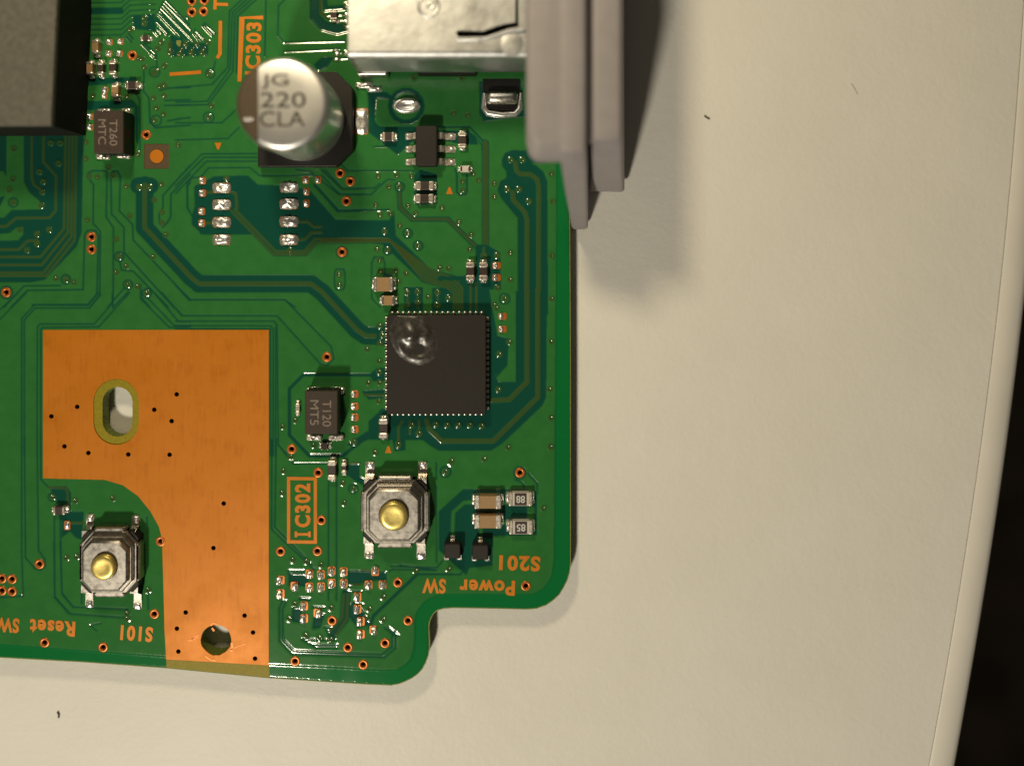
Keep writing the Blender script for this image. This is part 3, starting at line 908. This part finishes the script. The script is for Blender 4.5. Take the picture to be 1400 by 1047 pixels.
chip('chip_resistor', 581, 254, 25, 11.5, 9, 'x', 'resist', .30)
chip('chip_resistor', 580.5, 271.5, 25, 11.5, 9, 'x', 'resist', .30)
chip('chip_resistor', 643, 371, 11, 25, 9, 'y', 'resist', .30)
chip('chip_resistor', 661, 371, 11, 25, 9, 'y', 'resist', .30)
chip('chip_capacitor', 524, 389, 27, 19, 14, 'x', 'tan', .20, label='larger tan chip capacitor beside the square black chip')
chip('chip_capacitor', 530.5, 411, 18, 13, 11, 'x', 'tan', .22)
chip('chip_resistor', 524, 586, 12, 26, 9, 'y', 'resist', .28)
chip('chip_resistor', 406.7, 558.7, 6, 15, 5, 'y', 'term', .3)
chip('chip_resistor', 444, 610, 11, 10, 5, 'x', 'inductor', .3)
chip('chip_resistor', 453.5, 643, 11, 27, 9, 'y', 'resist', .28)
chip('chip_resistor', 470, 640, 7, 15, 6, 'y', 'resist', .34)
chip('chip_resistor', 80, 698, 17, 11, 7, 'x', 'inductor', .26)
chip('chip_resistor', 456, 21, 9, 11, 6, 'y', 'inductor', .2)
c1 = chip('chip_capacitor', 667, 686.6, 37, 17.5, 13, 'x', 'tan', .22)
c2 = chip('chip_capacitor', 667, 713.5, 37, 17.5, 13, 'x', 'tan', .22)
for x, y, t in ((711.8, 682.3, '88'), (712.4, 721, '85')):
    rz = 9
    r1 = chip('chip_resistor', x, y, 33, 18.5, rz, 'x', 'reswhite', .18, label='white chip resistor printed with a dark code block')
    X, Y = up(x, y, rz)
    part('dark_glaze', *rbox(-8.2, 8.2, -8.2, 8.2, rz-.6, rz+.45, .3), (X, Y, 0), M['resist'], r1)
    text_part('marking', t, X, Y, rz+.5, 10, 12, 180, M['digit'], r1, 0.02, 0.25)

# ------------------------------------------------------------------ power inductors with moulded bodies
def inductor(xa, xb, ya, yb, z, t1, t2, pads, label):
    (X0_, Y0_), (X1_, Y1_) = up(xa, ya, z), up(xb, yb, z)
    X, Y = (X0_+X1_)/2, (Y0_+Y1_)/2; w, h = X1_-X0_, Y1_-Y0_
    b2 = part('inductor', *rbox(-w/2, w/2, -h/2, h/2, z-4, z, 1.2), (X, Y, 0), M['inductor'], board, label)
    part('shade_painted_body', *rbox(-w/2+.3, w/2-.3, -h/2+.3, h/2-.3, 2.5, z-3.9, .2), (X, Y, 0), M['black'], b2)  # lower body coloured black to paint in the shade on its unlit side
    for (px, py, pw, ph) in pads:
        t = part('terminal', *rbox(-pw/2, pw/2, -ph/2, ph/2, 0, 4.5, 1.5), (px, py, 0), M['term'], b2)
        blob(px, py, pw*1.05, ph*1.25, 4.9, b2, int(px) % 4)
    text_part('marking', t1, X+w*.17, Y+h*.02, z, w*.26, h*.60, -90, M['icmark'], b2, 0.0, 0.2)
    text_part('marking', t2, X-w*.21, Y-h*.0, z, w*.26, h*.58, -90, M['icmark'], b2, 0.0, 0.2)
    return b2
inductor(128, 168.5, 151, 210, 38, 'T260', 'MTC', ((143,153.5,18,8),(173,153.5,13,9),(142,214,19,8),(170,212.5,19,8)), 'dark brown moulded component marked T260')
inductor(416.6, 461.7, 534.5, 593.4, 34, 'T120', 'MT5', ((430,533.5,21,8),(461,533.5,21,8),(430,597.5,21,8),(460,597.5,21,8)), 'dark brown moulded component marked T120')

# ------------------------------------------------------------------ gull-wing parts
def leg(x, y, dx, dy, width, z, mat, parent):
    """stepped lead: leaves the body high, drops, ends in a flat foot; (dx, dy) points outwards with its length"""
    L = math.hypot(dx, dy); ux, uy = dx/L, dy/L
    prof_ = [(-2, z), (L*.28, z), (L*.48, 1.6), (L, 1.6)]
    th = 1.6; v, f = [], []
    for d2, zz in prof_:
        for s in (-1, 1):
            for t in (0, th):
                v.append((ux*d2-uy*s*width/2, uy*d2+ux*s*width/2, zz-t+.4))
    for i in range(3):
        a2 = 4*i; q = a2+4
        f += [(a2, a2+2, q+2, q), (a2+1, q+1, q+3, a2+3), (a2, q, q+1, a2+1), (a2+2, a2+3, q+3, q+2)]
    f += [(0,1,3,2), (12,14,15,13)]
    o = part('leg', v, f, (x, y, 0), M[mat], parent)
    blob(x+ux*L*.92, y+uy*L*.92, (L*.45 if ux else width*1.15), (L*.45 if uy else width*1.15), 2.0, parent, int(x) % 4)
    return o
z = 19
(xa, ya), (xb, yb) = up(568, 172, z), up(598, 227, z)
ic6 = part('small_chip', *rbox(xa, xb, ya, yb, 2, z, 2.0), (0, 0, 0), M['ic'], board, 'small black six legged chip below the metal connector')
for y in (187, 204.5, 222):
    leg(xa+.5, y, -14, 0, 9, 9, 'tin', ic6)
    leg(xb-.5, y, 22, 0, 9, 9, 'tin', ic6)
for x, y in ((618.5, 753.4), (656.8, 755)):
    z = 15
    X, Y = up(x, y, z)
    t3 = part('transistor', *rbox(-11, 11, -10, 10, 1.5, z, 1.5), (X, Y, 0), M['ic'], board)
    leg(X, Y-9.5, 0, -6, 6, 7, 'tin', t3)
    leg(X-8.5, Y+9.5, 0, 6.5, 6, 7, 'tin', t3)
    leg(X+9, Y+9.5, 0, 6.5, 6, 7, 'tin', t3)

# ------------------------------------------------------------------ square black chip with burn blister
z = 17
(xa, ya), (xb, yb) = up(528.5, 431, z), up(664.5, 566.5, z)
qx, qy = (xa+xb)/2, (ya+yb)/2; hw, hh = (xb-xa)/2, (yb-ya)/2
qf = part('square_chip', *rbox(-hw, hw, -hh, hh, 1.0, z, 1.0), (qx, qy, 0), M['ic'], board, 'square black chip with a burnt blister in its corner')
nb = 17
pinm = mesh('pin', *lathe([(2.7, -0.5), (2.6, 1.2), (1.9, 2.4), (0.7, 2.9)], 8), smooth=True); pinm.materials.append(M['solder'])
finm = mesh('pin', *rbox(-2.4, 2.4, -2.6, 2.6, -0.5, 3.0, .8)); finm.materials.append(M['tin'])
for i in range(nb):
    t = -1+2*i/(nb-1)
    for dx, dy, mm in ((t*(hw-6), -hh-2.2, pinm), (t*(hw-6), hh+2.4, pinm), (hw+2.0, t*(hh-6), finm), (-hw-1.8, t*(hh-6), finm)):
        link('pin', mm, W(qx+dx, qy+dy, 0), None, qf)
# blister: a domed, cratered skin of melted resin
nn = 46; R0 = 41.0
bcx, bcy = up(566, 463, z)
v, f = [], []
rb = random.Random(3)
ph = [(rb.uniform(0, 6.28), rb.uniform(.12, .35), rb.uniform(0, 6.28)) for _ in range(7)]
def bl(x, y):
    ca, sa = math.cos(math.radians(55)), math.sin(math.radians(55))
    u = x*ca+y*sa; t = -x*sa+y*ca
    r = math.hypot(u/40.0, t/31.0)
    edge_ = max(0.0, 1-r**2)
    zz = 1.7*math.exp(-((r-.74)/.16)**2)*(1+.35*math.sin(3*math.atan2(t, u)+1))
    zz += 9.0*math.exp(-(((x+4)/11.5)**2+((y+6)/13.0)**2))
    zz += 3.4*math.exp(-(((x-15)/6.0)**2+((y+2)/11.0)**2))
    zz -= 2.6*math.exp(-(((x-7)/7.5)**2+((y-12)/7.5)**2))
    zz += 1.8*math.exp(-(((x+18)/5.5)**2+((y-6)/14.0)**2))
    for pa, fr, pb in ph: zz += .16*edge_*math.sin(fr*(x*math.cos(pa)+y*math.sin(pa))*1.8+pb)
    return .78*zz*min(1.0, edge_*2.2) - (0.3 if r > .99 else 0)
idx = {}
for j2 in range(nn):
    for i2 in range(nn):
        x = -R0+2*R0*i2/(nn-1); y = -R0+2*R0*j2/(nn-1)
        X, Y = bcx+x, bcy+y
        X = min(max(X, qx-hw+.8), qx+hw-.8); Y = min(max(Y, qy-hh+.8), qy+hh-.8)
        v.append((X-bcx, Y-bcy, bl(x, y)))
for j2 in range(nn-1):
    for i2 in range(nn-1):
        a2 = j2*nn+i2
        ids = (a2, a2+1, a2+nn+1, a2+nn)
        if max(v[q][2] for q in ids) > -0.25: f.append(ids)
part('burn_blister', v, f, (bcx, bcy, z-.05), M['blister'], qf, 'shiny melted blister', smooth=True)

# ------------------------------------------------------------------ push switches
def switch(x, y, w, h, z, label, legs, tilt=0.0):
    """x, y: middle of the can as seen; legs: seen foot positions"""
    X, Y = up(x, y, z*.7)
    k = w/96.0; ky = h/104.0
    def O(hx, hy, c, zz): return [(px*k, py*ky, zz) for px, py, _ in oct_ring(-hx, hx, -hy, hy, c, 0)]
    body = part('push_switch', *rings([O(43,43,16,3), O(43,43,16,z*.54), O(41.5,41.5,15.5,z*.60), O(39,39,15,z*.60), O(38.3,38.3,14.6,z*.76), O(36.8,36.8,14,z*.80), O(35,35,13.4,z*.80), O(34.2,34.2,13,z*.95), O(31.8,31.8,12,z)]), (X, Y, 0), M['steel'], board, label, True, 28)
    base = part('base', *rings([O(44,43,9,1), O(44,43,9,z*.45), O(43,42,9,z*.5)]), (X, Y, 0), M['black'], body)
    # folded side flaps
    for sx, sy in ((0,-1),(0,1),(-1,0),(1,0)):
        if sy:
            vf = rbox(-24*k, 24*k, min(sy*40*ky, sy*49*ky), max(sy*40*ky, sy*49*ky), 4, z*.60, 2.2)
        else:
            vf = rbox(min(sx*40*k, sx*47*k), max(sx*40*k, sx*47*k), -27*ky, 27*ky, 4, z*.60, 2.2)
        part('flap', *vf, (X, Y, 0), M['steel'], body)
    # plunger in its round opening
    part('plunger_well', *lathe([(20.6*k, z-.4), (20.6*k, z+.15), (19.6*k, z+.35), (19.0*k, z-.3)], 32, False, True), (X, Y, 0), M['black'], body)
    v, f = lathe([(19.6*k, z-1), (19.2*k, z+3), (18.4*k, z+5.2), (16.5*k, z+6.4), (13*k, z+6.8), (9*k, z+6.4), (4*k, z+6.1), (0.5, z+6.1)], 36)
    part('plunger', v, f, (X, Y, 0), M['gold'], body, 'gold plunger', True, 50)
    for (lx, ly) in legs:
        s = -1 if ly < y else 1
        yb_ = Y+s*36*ky
        leg(lx, yb_, 0, (ly-yb_), 12*k, z*.42, 'tin', body)
        blob(lx, ly-s*1.5, 14*k, 12, 4.0, body, int(lx) % 4)
    return body
switch(539.5, 701, 95, 103, 34, 'push switch with gold plunger beside the IC302 lettering', ((506,634.5),(578,634.5),(505,760),(576,761)))
switch(147.5, 770, 84, 100, 34, 'push switch with gold plunger beside the copper area', ((124,706),(186,708),(123,826),(189,829)))

# ------------------------------------------------------------------ electrolytic capacitor
cx0, cy0 = 416.5, 164.5
capb = part('capacitor', *lathe([(50, 12), (55.5, 13), (57.5, 16), (57.8, 19), (56.0, 22), (54.6, 25), (55.2, 28), (57.3, 31), (57.6, 40), (57.6, 122), (57.0, 126.5), (55.3, 129.6), (52.5, 131.4), (49.5, 132), (30, 132)], 72), (cx0, cy0, 0), M['can'], board, 'tall silver can capacitor printed JG 220 CLA', True, 60)
bp = [(-62,-64),(44,-64),(66,-42),(66,42),(44,64),(-62,64)]
part('base', *prism(bp, 0.5, 16, 1.5), (cx0+2, cy0+1, 0), M['black'], capb)
for s in ():
    part('base_post', *rbox(40, 52, -8+s*40-6, 8+s*40-6, 14, 24, 2), (cx0, cy0, 0), M['black'], capb)
zt = 132.0
ccx, ccy = up(383.5, 139.5, zt)
Rk = 55.6
ang0 = math.acos(-29.0/Rk)
seg = []
for i in range(25):
    a2 = ang0 + (2*math.pi-2*ang0)*i/24
    seg.append((Rk*math.cos(a2), Rk*math.sin(a2)))
# painted polarity segment follows the rounded rim
v = []; f = []
rr = [(1.0, -2.1), (0.965, -.2), (0.93, 0.45), (0.88, 0.6)]
for i in range(25):
    for q, dz in rr:
        v.append((min(seg[i][0]*q, -29), seg[i][1]*q, zt+dz))
nr = len(rr)
for i in range(24):
    for j2 in range(nr-1):
        a2 = i*nr+j2; f.append((a2, a2+1, a2+nr+1, a2+nr))
f.append(tuple(i*nr+nr-1 for i in range(25)))
part('polarity_mark', v, f, (cx0, cy0, 0), M['canmark'], capb, 'dark polarity segment')
part('tick_mark', *rbox(-9, 3, -1.6, 1.6, 0, 0.5, .2), (*up(343, 163, zt), zt+.5), M['can'], capb)
for t, x, y, w, h in (('JG', 376, 112, 37, 21), ('220', 387, 137, 62, 21), ('CLA', 386, 163, 62, 21)):
    X, Y = up(x, y, zt)
    text_part('marking', t, X, Y, zt, h*.89, w*.89, 0, M['canink'], capb, 0.004, 0.25)

# ------------------------------------------------------------------ metal connector
zs = 104.0
def us(x, y): return up(x, y, zs)
sx0, sy1 = us(476, 80); sx1 = 760.0; sy0 = -240.0
r = 9.0
sec = []   # profile across y at the visible lower side: top -> rounded bend -> wall
for i in range(7):
    a2 = math.pi/2*i/6
    sec.append((sy1-r+r*math.sin(a2), zs-r+r*math.cos(a2)))
sec.append((sy1+.5, 60)); sec.append((sy1+1, 26)); sec.append((sy1-2, 22))
v, f = [], []
for x in (sx0, sx1):
    for y, zz in sec: v.append((x, y, zz))
ns = len(sec)
for i in range(ns-1): f.append((i, i+1, ns+i+1, ns+i))
# top sheet with the spring slit
slit = [us(*p) for p in ((623,44),(628,42),(660,43),(676,37),(690,33),(704.5,31),(705,-60),(708.5,-60),(709,37),(694,40),(678,46),(664,50.5),(626,51))]
topl = [(sx0, sy0), (sx1, sy0), (sx1, sy1-r), (sx0, sy1-r)]
pv_, pf_ = plate([topl], [slit], zs-5, zs)
shell = part('connector_shell', *merge((v, f), (pv_, pf_), ([(sx0+.3,sy0,22),(sx0+.3,sy1-1,22),(sx0+.3,sy1-r,zs-.6),(sx0+.3,sy0,zs-.6)], [(0,1,2,3)])), (0,0,0), M['shell'], board, 'bright metal connector shell with a curved slit', True, 35)
part('inner_block', *rbox(sx0+8, sx1-4, sy0+6, sy1-12, 4, zs-16, 2), (0,0,0), M['black'], shell)
lip = [us(*p) for p in ((625,53),(645,53.2),(664,52.5),(680,48),(696,43),(716,40.5))]
v, f = [], []
for i, (x, y) in enumerate(lip):
    hgt = 1.5+3.5*i/(len(lip)-1)
    v += [(x, y-1.6, zs-1), (x, y-1.2, zs+hgt*.8), (x, y+.6, zs+hgt), (x, y+3.2, zs+.2)]
for i in range(len(lip)-1):
    for j2 in range(3): f.append((4*i+j2, 4*i+j2+1, 4*i+5+j2, 4*i+4+j2))
part('slit_lip', v, f, (0,0,0), M['shell'], shell, smooth=True)
X, Y = us(586, 9)
part('embossed_ring', *lathe([(15, -.4), (13.6, 1.0), (11.4, 1.2), (10, -.2), (9, -.5)], 28, False, False), (X, Y, zs), M['shell'], shell, smooth=True)
X, Y = us(589, 8)
part('embossed_ring', *lathe([(6, -.4), (5, 1.0), (3, .4), (1, -.1)], 16, True, False), (X, Y, zs), M['shell'], shell, smooth=True)
X, Y = us(700, 60)
part('dimple', *lathe([(16, -.3), (11, .5), (5, .9), (.5, 1.0)], 24, True, False), (X, Y, zs), M['shell'], shell, smooth=True)
# rear feet and board locks
part('lock_pit_and_shade', *prism([(660,108),(711,108),(711,152),(660,152)], -1, 0.25), (0, 0, 0), M['black'], shell)  # flat black sheet: pit plus painted shadow strip under the shell
part('board_lock', *rbox(-21, 21, -8.5, 8.5, -1, 13, 6, 3), (686, 135, 0), M['tin'], shell, smooth=True)
rimp = [(662,128),(662,148),(667,155),(686,157.5),(704,156.5),(711,149),(712,128)]
v, f = [], []
for i, (x, y) in enumerate(rimp):
    a_ = rimp[max(0, i-1)]; c_ = rimp[min(len(rimp)-1, i+1)]
    d_ = Vector((c_[0]-a_[0], c_[1]-a_[1])).normalized(); n_ = (-d_.y, d_.x)
    wd = 4.6 if 0 < i < len(rimp)-1 else 2.5
    for t in (-1, -.7, -.25, .25, .7, 1):
        v.append((x+n_[0]*t*wd, y+n_[1]*t*wd, 4.6*math.sqrt(max(0, 1-t*t))-.6+random.uniform(-.3, .3)))
for i in range(len(rimp)-1):
    for j2 in range(5): f.append((6*i+j2, 6*i+j2+1, 6*i+7+j2, 6*i+6+j2))
part('lock_joint', v, f, (0, 0, 0), M['solder'], shell, smooth=True)
v, f = lathe([(19.5, -.6), (18.8, 2.4), (16.5, 4.6), (12.5, 4.8), (8.0, 2.6), (3.0, 1.6)], 32, True, False)
part('peg_joint', [(x, y*.56, q) for x, y, q in v], f, (556, 145, 0), M['solder'], shell, smooth=True)
part('peg', *rbox(-9, 12, -8.0, -2.5, -1, 7, 2), (557, 144, 0), M['tin'], shell)
part('shell_foot', *rbox(-20, 20, -4, 4, -.6, 26, 1.5), (512, 104, 0), M['tin'], shell)
part('shell_foot', *rbox(-40, 40, -3, 3, -.6, 24, 1.5), (612, 102, 0), M['black'], shell)

# ================================================================== OTHER THINGS
# grey port bezel clipped over the connector's mouth
def ptsz(pts, z): return [(*up(x, y, z), z) for x, y in pts]
bez = link('port_bezel', None, W(790, 0, -20))
tag(bez, 'grey plastic port bezel at the board edge over the metal connector', 'bezel')
def loft(secs):
    return rings(secs)
def soft(ob, w, seg=3):
    m2 = ob.modifiers.new('bevel', 'BEVEL'); m2.width = w*S; m2.segments = seg; m2.limit_method = 'ANGLE'; m2.angle_limit = math.radians(25)
    for p in ob.data.polygons: p.use_smooth = True
    return ob
def quadprism(img_bot, zb, img_top, zt_):
    return rings([ptsz(img_bot, zb), ptsz(img_top, zt_)])
MT = __import__('mathutils').Matrix.Translation(W(0,0,0)-W(790,0,-20))
def bpart(name, vf, bw):
    o = part(name, *vf, (790, 0, -20), M['grey'], bez)
    o.data.transform(MT)
    soft(o, bw)
    return o
# overhanging flange
ZT = 168
bpart('flange', rings([ptsz([(719,-420),(790,-420),(790,222),(732,223),(723,214),(719,196)], 128), ptsz([(719,-420),(790,-420),(790,221),(732,221),(723,212),(719,194)], 150),
                       ptsz([(723,-420),(790,-420),(790,194),(736,194),(729,188),(724,176)], ZT-2)]), 4)
# upright wall along the board edge, falling away past the flange
def sec_(y, xl, xr, zt_, xbl=781.5, xbr=806):
    (a1, b1), (a2, b2) = up(xl, y, zt_), up(xr, y, zt_)
    return [(xbl, b1, -18), (xbr, b1, -18), (a2, b1, zt_), (a1, b1, zt_)]
bpart('wall', rings([sec_(-420,764,802,ZT+2), sec_(205,764,802,ZT+2), sec_(228,767,803,150), sec_(262,772,803,112), sec_(292,778,803.5,62), sec_(313,782,804,20, 783.5)]), 5)
# outer rim in front of the wall
bpart('rim', rings([ptsz([(808,-420),(853,-420),(854,263),(804,262)], -10), ptsz([(808,-420),(853,-420),(853,262),(804,261)], 16), ptsz([(809,-420),(851,-420),(852,244),(807,244)], 80), ptsz([(809,-420),(851,-420),(851,212),(809,212)], 135), ptsz([(809.5,-420),(850,-420),(850,190),(811,190)], ZT-6)]), 5)
bpart('rim_web', rings([ptsz([(800,-420),(815,-420),(815,205),(800,205)], -8), ptsz([(800,-420),(813,-420),(813,196),(800,196)], 148)]), 1.5)

# block with a grey pad on the chip at the board's corner
zb = 95.0
tp = [up(*p, zb) for p in ((-420,-420),(83,-420),(77.5,0),(69.5,172),(-420,175))]
blk = part('cooling_block', *prism([(x, y) for x, y in tp], 0.5, zb-8, 0.0), (0,0,0), M['padside'])
tag(blk, 'black sided block with matte grey top standing on the board beside component T260', 'block')
nx_, ny_ = 60, 50
v, f = [], []
ca = tp
def lerp(a2, b2, t): return (a2[0]+(b2[0]-a2[0])*t, a2[1]+(b2[1]-a2[1])*t)
right = [tp[1], tp[2], tp[3]]
tp2 = [(x-.0, y) for x, y in tp]
o = part('grey_pad', *prism(tp2, zb-8, zb, 2.0), (0,0,0), M['pad'], blk)

# lint and marks on the table
def lint(pts, w, label, mat='lint'):
    q = [tb(*p) for p in pts]
    v, f = stroke(q, w, .1, w*.7)
    c0 = q[len(q)//2]
    o = part('lint_fibre', [(x-c0[0], y-c0[1], z2) for x, y, z2 in v], f, (c0[0], c0[1], -TB), M[mat])
    tag(o, label, 'lint')
lint([(963,158.5),(966,161),(970,163)], 1.8, 'short dark fibre on the table beside the grey bezel')
lint([(1164,115),(1168,121),(1172,129)], 0.9, 'thin faint curved fibre on the table towards its edge', 'lint_pale')
lint([(79,972),(81,976),(80.5,980)], 2.2, 'dark crumb on the table below the lettering Reset SW')
